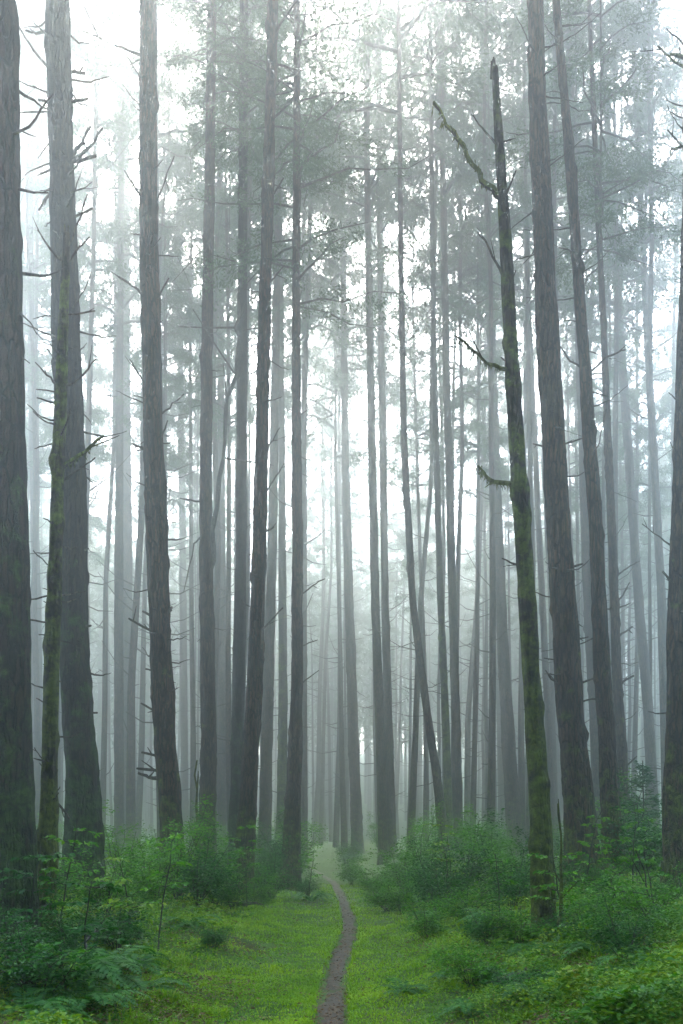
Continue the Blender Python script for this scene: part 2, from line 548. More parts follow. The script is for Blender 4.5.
def branch_part(root, pts, r0, r1, mat, rng, twigs=0, moss=0, name='branch'):
    pts = np.asarray(pts, float)
    n = max(5, len(pts)*3)
    s = np.linspace(0, 1, len(pts))
    q = np.linspace(0, 1, n)
    P = np.stack([np.interp(q, s, pts[:, a]) for a in range(3)], -1)
    ln = np.linalg.norm(pts[-1]-pts[0])
    P[1:-1] += rng.normal(0, 0.009*ln, (n-2, 3))
    mb = MB()
    tube(mb, P, r0 + (r1-r0)*q**0.8, 7, wob=0.35, seed=rng.uniform(0, 50))
    for _ in range(twigs):
        a = rng.integers(n//3, n-1)
        d = unit(P[-1]-P[0]) + rng.normal(0, 0.7, 3)
        L_ = ln*rng.uniform(0.12, 0.32)
        tube(mb, [P[a], P[a]+d*L_*0.5, P[a]+d*L_ + rng.normal(0, 0.05*L_, 3)], [r1*0.9, r1*0.7, r1*0.35], 5)
    o = link(name, mb.mesh(name, mat), root)
    if moss:                                          # hanging tufts of moss along the branch
        mm = MB()
        k = int(moss)
        a = rng.uniform(0.1, 1, k)
        p = np.stack([np.interp(a, q, P[:, c]) for c in range(3)], -1) + rng.normal(0, r0*0.5, (k, 3))
        d = np.stack([rng.normal(0, 0.3, k), rng.normal(0, 0.3, k), -np.ones(k)], -1)
        leaves(mm, p, d, rng.normal(0, 1, (k, 3)), rng.uniform(0.25, 1.0, k)**1.5*r0*3.8, rng.uniform(0.3, 0.6, k)*r0*1.2)
        tube(mm, P + [0, 0, r0*0.3], (r0 + (r1-r0)*q)*1.02, 7, wob=0.5, seed=3)
        link('moss', mm.mesh('moss', M_MOSS, False), o)
    return o

def tree(label, poly, Y, group=None, H=34, crown=None, mat=None, sides=22, amp=0.085, branches=(), stubs=0,
         name='conifer_tree', cat='tree', stub_len=(0.25, 0.8), stub_z=(1.5, 17), bmat=None, seed=1, flare=0.6, dead_top=False, step=0.12, lumps=0.085, droop=-0.1):
    """poly: (photo x, photo y, width in photo pixels) from the base up, all at distance Y"""
    rng = np.random.default_rng(seed*7+3)
    pts, rad = [], []
    for px, py, wd in poly:
        pts.append(at(px, py, Y))
        rad.append(wd/2/FOC*Y)
    pts = np.array(pts)
    gx = pts[0, 0]
    gz = float(ground_z(gx, Y))
    pts[0, 2] = min(gz - 0.12, pts[1, 2]-0.2)
    pts[:, 1] += np.cumsum(rng.normal(0, 0.05, len(pts)))*smooth(0, 6, pts[:, 2]-gz)
    if not dead_top and pts[-1, 2] < H:
        sl = (pts[-1]-pts[-2])/(pts[-1, 2]-pts[-2, 2])
        for f in (0.5, 1.0):
            hh = pts[len(poly)-1, 2] + (H-pts[len(poly)-1, 2])*f
            pts = np.vstack([pts, pts[-1] + sl*0.6*(hh-pts[-1, 2])])
            pts[-1, 2] = hh
            rad.append(rad[len(poly)-1]*(1-f)*0.9 + 0.03*f)
    root = bpy.data.objects.new(name, None)
    COL.objects.link(root)
    root.location = (gx, Y, gz)
    root.empty_display_size = 0.5
    tag(root, label, cat, group)
    loc = np.array(root.location)
    mb = MB()
    ax, rf = trunk_mesh(mb, pts-loc, rad, sides, step, amp, flare, seed, lumps)
    if dead_top:                                      # snapped top: a few long splinters
        tp = pts[-1]-loc
        for _ in range(6):
            o = rng.normal(0, rad[-1]*0.45, 3)*np.array([1, 1, 0])
            tube(mb, [tp+o-[0, 0, .12], tp+o+[0, 0, rng.uniform(.03, .14)]], [rad[-1]*0.45, 0.008], 5)
    link('trunk', mb.mesh('trunk', mat or M_BARK), root)
    axw = lambda h: ax(h-loc[2]) + loc
    bm = bmat or M_DEADWOOD
    for br in branches:                               # branches the photo shows
        pp, w0, w1 = br[0], br[1], br[2]
        opt = br[3] if len(br) > 3 else {}
        q = np.array([at(a, b_, Y) for a, b_ in pp])
        q[0] = axw(q[0, 2] if q[0, 2] > gz else gz+0.5)
        ln = np.linalg.norm(q[-1]-q[0])
        dy = rng.uniform(-0.45, 0.45)*ln
        q[:, 1] = q[0, 1] + np.linspace(0, 1, len(q))*dy
        branch_part(root, q-loc, w0/2.6/FOC*Y, w1/3.2/FOC*Y, M_BARK_MOSSY if opt.get('moss') else bm, rng, opt.get('twigs', 1), opt.get('moss', 0))
    for _ in range(int(stubs*(2.2 if Y < 24 else 1))):                            # dead stubs on the sides one sees less of
        h = gz + rng.uniform(*stub_z)
        az = rng.uniform(0, 2*math.pi)
        ln = rng.uniform(*stub_len)
        d = np.array([math.cos(az), math.sin(az), 0])
        a = axw(h)
        r = max(0.012, rf(h-loc[2]))
        kk = rng.uniform(-0.5, 0.7) + droop
        q = np.array([a, a+d*(r+ln*0.5)+[0, 0, ln*0.5*kk], a+d*(r+ln)+[0, 0, ln*(kk + rng.uniform(-0.1, 0.35))]])
        branch_part(root, q-loc, min(0.026, 0.009+r*0.06), 0.005, bm, rng, int(rng.integers(0, 2)))
    if crown:
        wi, zb, rz = crown
        add_crown(root, axw, zb + (3 if Y > 40 else 0), H*0.995, wi, rz, rng, 0.9 if Y < 28.5 else 1.12)
    return root

def r1(*p): return [(x/2, y/2) for x, y in p]                       # photo pixels from the enlarged views
def r2(*p): return [(341+x/2, y/2) for x, y in p]
def r3(*p): return [(x/2, 341+y/2) for x, y in p]
def r4(*p): return [(341+x/2, 341+y/2) for x, y in p]
def r6(*p): return [(x/3.013, 500+y/3.013) for x, y in p]
def r7(*p): return [(480+x/3.365, 560+y/3.365) for x, y in p]

near = 'tall conifers standing near the trail'
tree('thickest dark trunk at the picture edge, cut off beside the fern bank', [(7, 950, 58), (6, 800, 54), (4, 500, 52), (0, 200, 47), (-3, 0, 44)], 10.5, near,
     H=33, crown=(0, 19, 1.0), mat=M_BARK_DARK, sides=40, amp=0.05, seed=1, step=0.07, stubs=5, stub_len=(0.15, 0.5), stub_z=(4, 12),
     branches=[(r1((40, 305), (75, 285), (128, 243)), 5, 3), (r3((55, 10), (70, 60)), 3, 1.5), (r1((45, 590), (70, 660), (82, 683)), 3, 1.5)])
tree('thin mossy dead trunk with many snapped twigs, in front of a thick one', [(46, 910, 17), (50, 700, 15), (55, 520, 13), (61, 400, 12), (66, 320, 10), (70, 240, 6)], 11, near,
     H=10, mat=M_BARK_MOSSY, seed=2, stubs=12, stub_z=(1.5, 7), stub_len=(0.1, 0.4), amp=0.08, dead_top=True, name='dead_tree', step=0.06, lumps=0.12,
     branches=[(r3((125, 80), (120, 50), (85, 0)), 4, 2), (r3((125, 100), (105, 80), (75, 50)), 4, 2), (r3((120, 105), (68, 90)), 3, 2), (r3((120, 130), (75, 115)), 3, 2),
               (r3((125, 255), (150, 225), (198, 175)), 6, 3, dict(moss=60)), (r3((120, 285), (150, 255), (185, 225)), 4, 2), (r3((125, 100), (160, 80), (195, 40)), 4, 2),
               (r6((165, 215), (150, 200), (95, 148)), 3.5, 1.5), (r6((165, 275), (125, 260)), 2.5, 1.5), (r6((165, 320), (125, 300)), 2.5, 1.5), (r6((160, 405), (112, 402)), 2.5, 1.5),
               (r6((160, 515), (122, 490)), 2.5, 1.5), (r6((155, 620), (105, 595)), 3, 1.5), (r6((145, 810), (125, 780), (100, 745)), 3, 1.5), (r6((150, 830), (110, 790)), 2.5, 1.5),
               (r1((135, 540), (110, 520), (90, 490)), 4, 2), (r1((135, 545), (160, 520), (190, 500)), 4, 2), (r1((140, 520), (165, 460), (185, 412)), 3, 1.5), (r1((135, 640), (195, 632)), 3, 2),
               (r6((165, 880), (205, 960)), 4, 3)])
tree('thick brown trunk with stubby broken branches, behind the thin mossy one', [(86, 900, 38), (84, 832, 34), (76, 683, 30), (73, 600, 29), (71, 480, 28), (65, 300, 26.5), (60, 100, 24), (58, 0, 23)], 16, near,
     H=35, crown=(1, 20, 2.0), sides=36, seed=3, step=0.09, mat=M_BARK_DARK, stubs=14, stub_z=(3, 16),
     branches=[(r1((110, 62), (70, 60), (45, 45)), 5, 3), (r1((110, 165), (75, 115), (45, 75)), 4, 2), (r1((130, 140), (167, 137)), 5, 4), (r1((110, 205), (75, 195)), 5, 4),
               (r1((130, 208), (178, 205)), 6, 4), (r1((125, 330), (150, 285), (170, 225)), 7, 4), (r1((125, 345), (160, 300), (200, 240)), 7, 3), (r1((130, 330), (195, 320)), 6, 4),
               (r1((110, 330), (75, 335)), 5, 3), (r1((120, 375), (90, 385), (70, 405)), 5, 3), (r1((130, 445), (185, 415)), 5, 3), (r6((250, 170), (270, 150)), 5, 3), (r6((255, 385), (278, 382)), 5, 4), (r6((270, 640), (292, 640)), 4, 3)])
tree('straight brown trunk with short stubs, a bare double stub low down', [(174, 870, 25), (172, 832, 22), (166, 757, 21.5), (162, 683, 21), (155, 491, 20), (151, 341, 18.5), (148, 200, 17.5), (147, 0, 16)], 20, near,
     H=34, crown=(2, 21.5, 0.3), sides=32, seed=4, step=0.1, stubs=15, stub_z=(3, 18), stub_len=(0.2, 0.6),
     branches=[(r3((300, 90), (283, 70), (250, 15)), 3.5, 2), (r3((300, 220), (265, 205)), 5, 3), (r3((310, 160), (335, 125), (362, 90)), 3, 2), (r3((310, 220), (325, 195), (338, 165)), 4, 2),
               (r3((320, 590), (297, 578), (262, 560)), 4, 2.5), (r3((315, 560), (285, 540)), 4, 3), (r1((295, 110), (230, 90), (170, 70)), 4, 2), (r1((295, 420), (280, 395), (255, 360)), 4, 2),
               (r1((295, 430), (325, 370), (348, 310)), 3, 1.5), (r1((295, 600), (275, 580), (240, 560)), 6, 3), (r1((300, 620), (342, 568)), 4, 2), (r6((480, 360), (510, 340), (522, 328)), 6, 4),
               (r6((470, 400), (447, 390), (393, 362)), 4, 2.5), (r6((480, 520), (437, 508)), 4, 3), (r6((490, 650), (430, 616)), 4, 3), (r6((500, 780), (432, 762)), 4.5, 3),
               (r6((505, 820), (410, 808)), 5, 3.5), (r6((505, 842), (450, 836), (420, 824)), 6, 4)])
tree('slender forked trunk, its thin second stem leaning away', [(207, 855, 17), (208, 760, 16), (207, 640, 14), (205, 540, 13), (206, 340, 11), (209, 150, 10), (211, 0, 9)], 29, near,
     H=35, crown=(3, 23, 1.1), seed=5, stubs=8, stub_z=(4, 23),
     branches=[([(208, 585), (214, 540), (222, 460), (229, 390), (236, 330), (240, 290)], 8, 4, dict(twigs=4)), (r3((400, 380), (392, 410), (375, 515)), 3, 1.2), (r3((405, 320), (360, 315)), 3, 2), (r3((410, 560), (398, 600)), 3, 2)])
tree('dark slim upright trunk touching the leaning one beside it', [(235, 860, 15), (238, 740, 13), (241, 560, 11), (242, 400, 10), (243, 200, 9), (244, 0, 8)], 31, near, H=36, crown=(0, 24, 3.3), seed=6, stubs=8, stub_z=(6, 24), mat=M_BARK_DARK)
tree('brown trunk leaning toward the trail with upturned dead stubs', [(242, 905, 21), (246, 830, 18.5), (253, 720, 16), (259, 580, 14), (263, 380, 12.5), (268, 200, 11), (273, 0, 10)], 23, near,
     H=35, crown=(4, 23, 2.1), seed=7, sides=28, stubs=6, stub_z=(6, 20),
     branches=[(r3((520, 250), (540, 215), (562, 188)), 3.5, 1.5), (r3((520, 320), (548, 285), (570, 255)), 3.5, 1.5), (r3((510, 590), (535, 572), (568, 542)), 3.5, 2), (r1((545, 75), (585, 35), (632, 3)), 4, 2),
               (r1((540, 125), (605, 130)), 3.5, 2), (r1((540, 245), (565, 205), (585, 168)), 3.5, 1.5), (r1((535, 405), (568, 365)), 3.5, 2), (r1((530, 575), (568, 545)), 4, 2), (r3((515, 390), (548, 370)), 3, 2)])
tree('reddish straight trunk at the trail edge, closest one to the path', [(291, 893, 19), (292, 830, 17.5), (294, 782, 15.5), (297, 683, 11.5), (297, 500, 10), (296, 341, 8.5), (297, 100, 7), (297, 0, 6)], 29, near,
     H=32, crown=(1, 17.5, 4.0), seed=8, sides=28, stubs=9, stub_z=(5, 19), stub_len=(0.3, 1.2),
     branches=[(r3((592, 512), (625, 490), (650, 480)), 2.5, 1.5), (r3((592, 612), (635, 597)), 2.5, 1.5), (r3((592, 690), (637, 655)), 2.5, 1.5)])
# right side
tree('moss covered broken snag without a crown, a bare forked limb at its top', [(546, 950, 22), (543, 860, 20), (533, 700, 18.5), (523, 550, 16), (513, 430, 15), (507, 341, 14), (501, 220, 11), (496, 130, 8), (493, 75, 6)], 12, near,
     H=12, mat=M_BARK_MOSSY, sides=32, seed=9, dead_top=True, name='dead_tree', step=0.06, lumps=0.10, amp=0.07,
     branches=[(r2((310, 420), (285, 385), (248, 335), (215, 280), (182, 230)), 8, 4, dict(moss=90, twigs=0)), (r2((308, 320), (280, 265), (260, 230)), 3.5, 1.5), (r2((322, 425), (341, 376)), 4, 2),
               (r2((318, 600), (308, 550), (285, 510), (268, 488)), 4, 2, dict(twigs=2)), (r2((325, 600), (347, 550)), 3, 1.5), (r4((338, 75), (290, 72), (255, 50), (220, 33)), 5, 2.5, dict(moss=150)),
               (r4((340, 295), (305, 290), (285, 278), (270, 260)), 6, 3, dict(moss=130)), (r4((350, 460), (320, 438)), 4, 2), (r4((330, 70), (318, 38)), 3, 1.5), (r4((335, 75), (358, 62)), 3, 1.5), (r2((320, 303), (335, 303)), 3, 2)])
tree('broadest reddish brown trunk beside the mossy snag', [(586, 895, 38), (580, 820, 31), (571, 720, 27), (562, 590, 24), (556, 480, 23), (547, 341, 21.5), (539, 170, 18), (534, 0, 15)], 18.5, near,
     H=36, crown=(1, 20, 5.0), sides=40, seed=10, step=0.09, stubs=9, stub_z=(4, 17), stub_len=(0.3, 0.8), droop=-0.3,
     branches=[(r4((420, 215), (385, 203)), 3.5, 2), (r4((440, 215), (480, 198)), 4, 2), (r4((440, 460), (482, 448)), 4.5, 2.5), (r7((260, 130), (205, 122), (180, 108)), 3, 1.5), (r7((280, 225), (335, 203)), 5, 3),
               (r7((290, 275), (358, 264)), 3.5, 2.5), (r7((310, 430), (378, 402)), 4.5, 2.5), (r7((320, 490), (370, 470), (400, 472)), 4, 2), (r7((270, 345), (212, 333)), 3, 1.5), (r7((285, 430), (235, 405), (212, 378)), 4, 2)])
tree('tall brown trunk leaning slightly, pressed close behind the broadest one', [(616, 895, 23), (612, 823, 19), (606, 730, 17), (602, 680, 16), (596, 560, 14), (583, 341, 11), (570, 160, 9), (556, 0, 7)], 19.5, near,
     H=34, crown=(3, 21, 0.6), sides=32, seed=11, stubs=9, stub_z=(5, 18), stub_len=(0.4, 1.1),
     branches=[(r4((480, 60), (460, 35), (440, 0)), 3, 2), (r4((485, 70), (530, 35), (565, 25)), 3.5, 2), (r4((480, 100), (530, 118)), 3, 1.5), (r7((400, 170), (445, 165)), 3, 2)])
tree('narrow trunk with several upturned snapped stubs, behind the leaning brown one', [(626, 880, 11), (623, 760, 10), (618, 690, 9.5), (614, 560, 8.5), (605, 341, 6), (598, 200, 5.5), (590, 0, 4)], 29, near,
     H=32, crown=(0, 19, 2.5), seed=12, stubs=7, stub_z=(4, 18),
     branches=[(r7((455, 60), (490, 30), (530, 3)), 3, 2), (r7((460, 145), (485, 115), (508, 72)), 3, 2), (r7((460, 165), (512, 138)), 3, 2), (r7((455, 260), (490, 240), (522, 218)), 4, 3), (r7((455, 430), (480, 410), (512, 393)), 4, 3), (r7((470, 705), (528, 660)), 3.5, 2)])
tree('rough dark trunk at the picture edge with thin bare twigs, beside the young fir', [(678, 905, 30), (679, 800, 28), (680, 680, 26), (684, 520, 23), (690, 341, 20), (694, 150, 17), (697, 0, 15)], 15, near,
     H=33, crown=(2, 18.5, 1.7), sides=36, seed=13, step=0.08, stubs=5,
     branches=[(r4((690, 425), (655, 392), (615, 352)), 3, 1.5, dict(twigs=2)), (r4((690, 505), (640, 463)), 3, 1.5), (r7((690, 120), (655, 90), (604, 46)), 3, 1.5), (r4((695, 130), (655, 103)), 2.5, 1.5), (r4((695, 260), (660, 198)), 3, 1.5),
               (r2((700, 140), (670, 110), (640, 75)), 4, 2, dict(moss=30)), (r2((700, 100), (668, 15)), 4, 2), (r2((705, 112), (660, 106)), 6, 4, dict(moss=50)), (r2((705, 310), (645, 276)), 4, 2), (r2((705, 285), (668, 282)), 5, 3, dict(moss=30))])

mid = 'conifers standing further back in the mist'
def mtree(label, poly, Y, cr, seed, H=44, mat=None, stubs=5):
    if Y > 40:
        Y = 40 + (Y-40)*2.2 + 8
        H, cr = H + 20, (cr[0], cr[1]+9, cr[2])
    else:
        Y = Y*1.45
        H, cr = H + 18, (cr[0], cr[1]+8, cr[2])
    r = np.random.default_rng(seed)
    return tree(label, poly, Y, mid, H=H, crown=cr, sides=16, amp=0.05, seed=seed, step=0.25, stubs=stubs, stub_z=(4, 22), stub_len=(0.4, 1.6), mat=mat, lumps=0.05)
mtree('pale trunk in the mist between the edge trunk and the mossy dead one', [(39, 850, 11), (37, 650, 9), (32, 400, 8), (26, 0, 6)], 45, (1, 19, 1), 21)
mtree('darker of two parallel thin trunks behind the stubby one', [(119, 850, 10), (119, 600, 9), (120, 341, 7), (122, 0, 5)], 37, (0, 18, 2), 22, stubs=9)
mtree('paler of two parallel thin trunks behind the stubby one', [(128, 850, 12), (127, 600, 10), (126, 341, 8), (126, 0, 6)], 49, (2, 19, 3), 23)
mtree('thin misty trunk between the stubby trunk and the forked one', [(185, 850, 8), (183, 600, 7), (180, 341, 6), (176, 0, 5)], 55, (3, 18, 4), 24)
mtree('pale trunk right behind the forked tree', [(222, 850, 10), (222, 650, 9), (221, 400, 7), (220, 0, 5)], 45, (4, 20, 5), 25)
mtree('grey trunk just behind the leaning one beside the trail', [(264, 870, 14), (268, 700, 11), (273, 500, 9), (277, 250, 7), (280, 0, 5)], 32, (1, 21, 0.5), 26)
mtree('mossy green tinted trunk between the leaning one and the reddish one', [(281, 865, 12), (283, 700, 9), (282, 500, 7), (280, 250, 6), (279, 0, 5)], 35, (0, 20, 1.5), 27, mat=M_BARK_MOSSY)
mtree('thin trunk showing just right of the reddish trail edge one', [(304, 860, 8), (304, 650, 6), (304, 400, 5), (304, 0, 4)], 44, (2, 19, 2.5), 28)
mtree('broad pale trunk beside the far bend of the path', [(358, 865, 12), (354, 752, 11), (349, 600, 9), (345, 450, 7.5), (341, 0, 4)], 44, (4, 18, 3.5), 29)
mtree('grey trunk standing at the edge of the right hand shrubs by the bend', [(384, 872, 10.5), (380, 730, 9.5), (375, 600, 8.5), (370, 341, 7.5), (366, 100, 5)], 31, (3, 17, 4.5), 30, H=37, stubs=9)
mtree('second grey trunk close behind the one at the shrub edge', [(392, 868, 11), (389, 760, 9.5), (385, 600, 7.5), (381, 341, 6), (377, 0, 4)], 41, (1, 18, 5.5), 31)
mtree('strongly leaning thin trunk that curves upright higher up', [(447, 840, 10.5), (437, 775, 9), (427, 710, 8), (413, 600, 7), (404, 440, 6.5), (401, 250, 5), (399, 0, 4)], 25, (2, 20, 0.2), 32, H=37)
mtree('slim mossy trunk meeting the leaning one at its foot', [(450, 840, 8.5), (446, 720, 7.5), (440, 580, 6.5), (434, 341, 5), (430, 0, 4)], 29, (0, 21, 1.2), 33, H=38, mat=M_BARK_MOSSY)
mtree('straight grey trunk right of the slim mossy one', [(459, 840, 10), (456, 720, 9), (452, 580, 8), (446, 341, 7), (440, 0, 5)], 31, (4, 19, 2.2), 34)
mtree('broad misty trunk beyond the shrubs, tapering quickly', [(516, 850, 17), (510, 760, 14), (503, 650, 11.5), (497, 500, 9.5), (490, 300, 8), (482, 0, 5)], 42, (1, 17, 3.2), 35)
mtree('narrow pale companion left of the broad misty trunk', [(506, 850, 9), (500, 700, 8), (495, 550, 6), (488, 300, 5), (480, 0, 4)], 56, (3, 19, 4.2), 36)
mtree('slanting pale trunk between the stub covered one and the edge one', [(656, 850, 12), (648, 700, 10), (639, 600, 9), (621, 341, 8), (600, 0, 6)], 37, (0, 18, 5.2), 37, stubs=8)
mtree('outermost pale slanting trunk near the twiggy edge one', [(676, 850, 11), (668, 690, 9), (660, 560, 8), (648, 341, 7), (632, 0, 5)], 41, (2, 18, 0.8), 38)
mtree('slender pale trunk showing between the snag and the broadest trunk', [(553, 850, 9), (547, 700, 7), (540, 560, 6), (530, 341, 5), (515, 0, 4)], 44, (4, 20, 1.8), 39, stubs=8)
mtree('grey trunk peeping between the broadest and the leaning brown trunks', [(604, 860, 16), (597, 740, 13), (588, 580, 11), (580, 341, 9), (568, 0, 7)], 32, (1, 20, 2.8), 40)

# the trees lost in the mist: four of a kind, copied
far = 'distant conifers dissolving into the mist'
FARLABEL = 'distant thin conifer almost dissolved in the mist'
protos = []
for i in range(5):
    rng = np.random.default_rng(300+i)
    root = bpy.data.objects.new('conifer_tree', None)
    COL.objects.link(root)
    tag(root, FARLABEL, 'tree', far)
    Hh = [46, 50, 54, 43, 48][i]
    n = 9
    zz = np.linspace(0, Hh, n)
    pts = np.stack([np.cumsum(rng.normal(0, 0.12, n)), np.cumsum(rng.normal(0, 0.12, n)), zz], -1)
    pts[0] = (0, 0, -0.6)
    rad = np.interp(zz, [0, 2, 12, Hh], [0.195, 0.165, 0.12, 0.022])
    mb = MB()
    ax, rf = trunk_mesh(mb, pts, rad, 10, 0.6, 0.0, 0.3, i, 0.05)
    for _ in range(22):                               # dead twigs under the crown stay part of the trunk's outline
        h = rng.uniform(3, Hh*0.6)
        az = rng.uniform(0, 6.28)
        d = np.array([math.cos(az), math.sin(az), rng.uniform(-0.4, 0.6)])
        a = ax(h)
        L_ = rng.uniform(0.5, 2.0)
        tube(mb, [a, a+d*L_*0.5, a+d*L_+[0, 0, 0.2*L_]], [0.03, 0.022, 0.01], 4)
    link('trunk', mb.mesh('trunk', M_BARK), root)
    add_crown(root, ax, [21, 24, 28, 20, 23][i], Hh, i, 0.7*i, rng, 0.85)
    protos.append(root)

rng = np.random.default_rng(77)
def wx_(px, Y): return (px-CX)/FOC*Y
spots = []
tries = 0
for q in range(34):                                   # the nearer misty ones, spread evenly so their tops close the view
    px = -10 + 703*(q + rng.random())/34
    dist = [44, 58, 50, 66][q % 4]
    if 398 < px < 442:
        continue
    if 305 < px < 385:
        dist = [72, 88][q % 2]
    spots.append((wx_(px, dist), dist))
spots += [(wx_(315, 90), 90), (wx_(331, 104), 104)]
NEARER = len(spots)
tries = 0
while len(spots) < 212 and tries < 20000:
    tries += 1
    Y = 46 + 104*rng.random()**0.9
    px = rng.uniform(-30, 713)
    x = (px-CX)/FOC*Y
    if abs(x - path_x(Y)) < 2.6:
        continue
    if 345 < px < 372 and Y < 100:
        continue
    if any((x-a)**2 + (Y-b_)**2 < 3.0 for a, b_ in spots):
        continue
    spots.append((x, Y))
# unseen trees added to either side and behind the camera to shade the forest
sides_ = [(-8.5, 14), (-11, 21), (-13.5, 28), (-7.5, 6), (-17, 36), (9.5, 12), (11.5, 20), (14, 27), (8, 5), (16.5, 34), (-9.5, -1), (9.8, -3), (-5.2, -7), (5.6, -9)]
r5 = np.random.default_rng(55)
while len(sides_) < 70:
    Y = r5.uniform(-26, 70)
    x = r5.choice([-1, 1])*(0.40*max(Y, 4) + r5.uniform(2.5, 20))
    if all((x-a)**2 + (Y-b_)**2 > 9 for a, b_ in sides_):
        sides_.append((x, Y))
sides_ = [(x, Y) for x, Y in sides_ if not (-14 < Y < 13 and abs(x) < 13)]
for q, (x, Y) in enumerate(sides_ + spots):
    src = protos[q % 5]
    if q < 5:
        o = src
    else:
        o = src.copy()
        COL.objects.link(o)
        for ch in src.children:
            c = ch.copy()
            COL.objects.link(c)
            c.parent = o
    o.location = (x, Y, float(ground_z(x, Y)))
    sc_ = rng.uniform(0.85, 1.12)
    if 0 <= q - len(sides_) < NEARER:
        sc_ = rng.uniform(1.15, 1.4)
    o.scale = (sc_*rng.uniform(0.85, 1.15),)*2 + (sc_,)
    o.rotation_euler = (rng.normal(0, 0.012), rng.normal(0.004, 0.012), rng.uniform(0, 6.28))
    if q < len(sides_):
        o['label'] = 'unseen conifer added beside the view for shade'
        o['group'] = 'unseen conifers added for shade'
    else:
        o['label'] = FARLABEL
        o['group'] = far

# the far-off wood behind them, one mass
rng = np.random.default_rng(91)
mb = MB()
for q in range(800):
    Y = rng.uniform(135, 285)
    x = rng.uniform(-0.5, 0.5)*Y
    if abs(x - path_x(Y)) < 1.2:
        continue
    gz = float(ground_z(x, Y))
    Hh = rng.uniform(38, 50)
    rr = rng.uniform(0.2, 0.38)
    lx, ly = rng.normal(0, 0.5, 2)
    tube(mb, [(x, Y, gz-0.5), (x+lx*0.4, Y+ly*0.4, gz+Hh*0.5), (x+lx, Y+ly, gz+Hh)], [rr, rr*0.7, 0.04], 6)
mt = mb.mesh('distant_forest', M_BARK)
mb = MB()
rng = np.random.default_rng(91)
for q in range(800):
    Y = rng.uniform(135, 285)
    x = rng.uniform(-0.5, 0.5)*Y
    if abs(x - path_x(Y)) < 1.2:
        continue
    gz = float(ground_z(x, Y))
    Hh = rng.uniform(38, 50)
    rng.uniform(0.2, 0.38)
    rng.normal(0, 0.5, 2)
    r6_ = np.random.default_rng(q)
    k = 420
    u = r6_.random(k)
    zc = gz + Hh*(0.3+0.7*u)
    cl_ = r6_.normal(0, 1, (26, 2))
    wh = r6_.integers(0, 26, k)
    sp = 1.5*(1-u)**0.6 + 0.15
    p = np.stack([x + (cl_[wh, 0]*0.8+r6_.normal(0, .4, k))*sp, Y + (cl_[wh, 1]*0.8+r6_.normal(0, .4, k))*sp, zc], -1)
    sz = r6_.uniform(0.5, 1.3, k)
    leaves(mb, p, r6_.normal(0, 1, (k, 3)), np.array([0, 0, 1.0])+r6_.normal(0, .6, (k, 3)), sz, sz*0.4)
fo_ = link('distant_foliage', mb.mesh('distant_foliage', M_NEEDLE, False))
tag(link('distant_forest', mt), 'far-off trunks fading out completely in the mist', 'forest', kind='stuff')
tag(fo_, 'far-off tree tops fading out completely in the mist', 'foliage', kind='stuff')

# ------------------------------------------------------------------ undergrowth
def thing(name, label, cat, x, y, group=None):
    o = bpy.data.objects.new(name, None)
    COL.objects.link(o)
    o.location = (x, y, float(ground_z(x, y)))
    o.empty_display_size = 0.2
    return tag(o, label, cat, group)

def shrub_meshes(seed, h, wd, nst, nl, lsz, mat):
    rng = np.random.default_rng(seed)
    st, fo = MB(), MB()
    tips = []
    for s in range(nst):
        az = rng.uniform(0, 6.28)
        sp = wd*0.5*rng.random()**0.6
        hh = h*rng.uniform(0.4, 0.95)*(1.4 if s < 2 else 1)
        b0 = np.array([math.cos(az), math.sin(az), 0])*0.08*rng.random()
        e = np.array([math.cos(az)*sp, math.sin(az)*sp, hh])
        q = np.linspace(0, 1, 6)[:, None]
        P = b0 + (e-b0)*q + np.array([0, 0, 0.18*hh])*q*(1-q) + rng.normal(0, 0.025*h, (6, 3))*q
        tube(st, P, np.linspace(0.011, 0.004, 6)*(0.6+0.4*h), 5, cap=False)
        for _ in range(int(rng.integers(4, 8))):
            a = P[int(rng.integers(2, 6))]
            az2 = az + rng.normal(0, 1.3)
            L_ = wd*rng.uniform(0.16, 0.38)
            d = np.array([math.cos(az2), math.sin(az2), rng.uniform(-0.15, 0.6)])
            mid_ = a + d*L_*0.5
            end = a + d*L_ - np.array([0, 0, 0.12*L_])
            tube(st, [a, mid_, end], [0.005, 0.0035, 0.002], 4, cap=False)
            tips.append((a, end))
    per = nl//len(tips)
    for a, e in tips:
        k = max(3, int(per*rng.uniform(0.6, 1.4)))
        tt = rng.uniform(0.15, 1.08, k)[:, None]
        sd = np.where(rng.random(k) < 0.5, 1, -1)[:, None]
        ax_ = unit(e-a)
        lat = unit(np.cross(ax_, [0, 0, 1]))
        p = a + (e-a)*tt + rng.normal(0, 0.03, (k, 3))*(1+h)
        d = lat*sd + ax_*0.7 + rng.normal(0, 0.35, (k, 3))
        n_ = np.array([0, 0, 1.0]) + rng.normal(0, 0.35, (k, 3))
        sz = lsz*rng.uniform(0.45, 1.5, k)
        broadleaves(fo, p, d, n_, sz, sz*rng.uniform(0.45, 0.65, k))
    return st.mesh('stems', M_STEM), fo.mesh('foliage', mat, False)

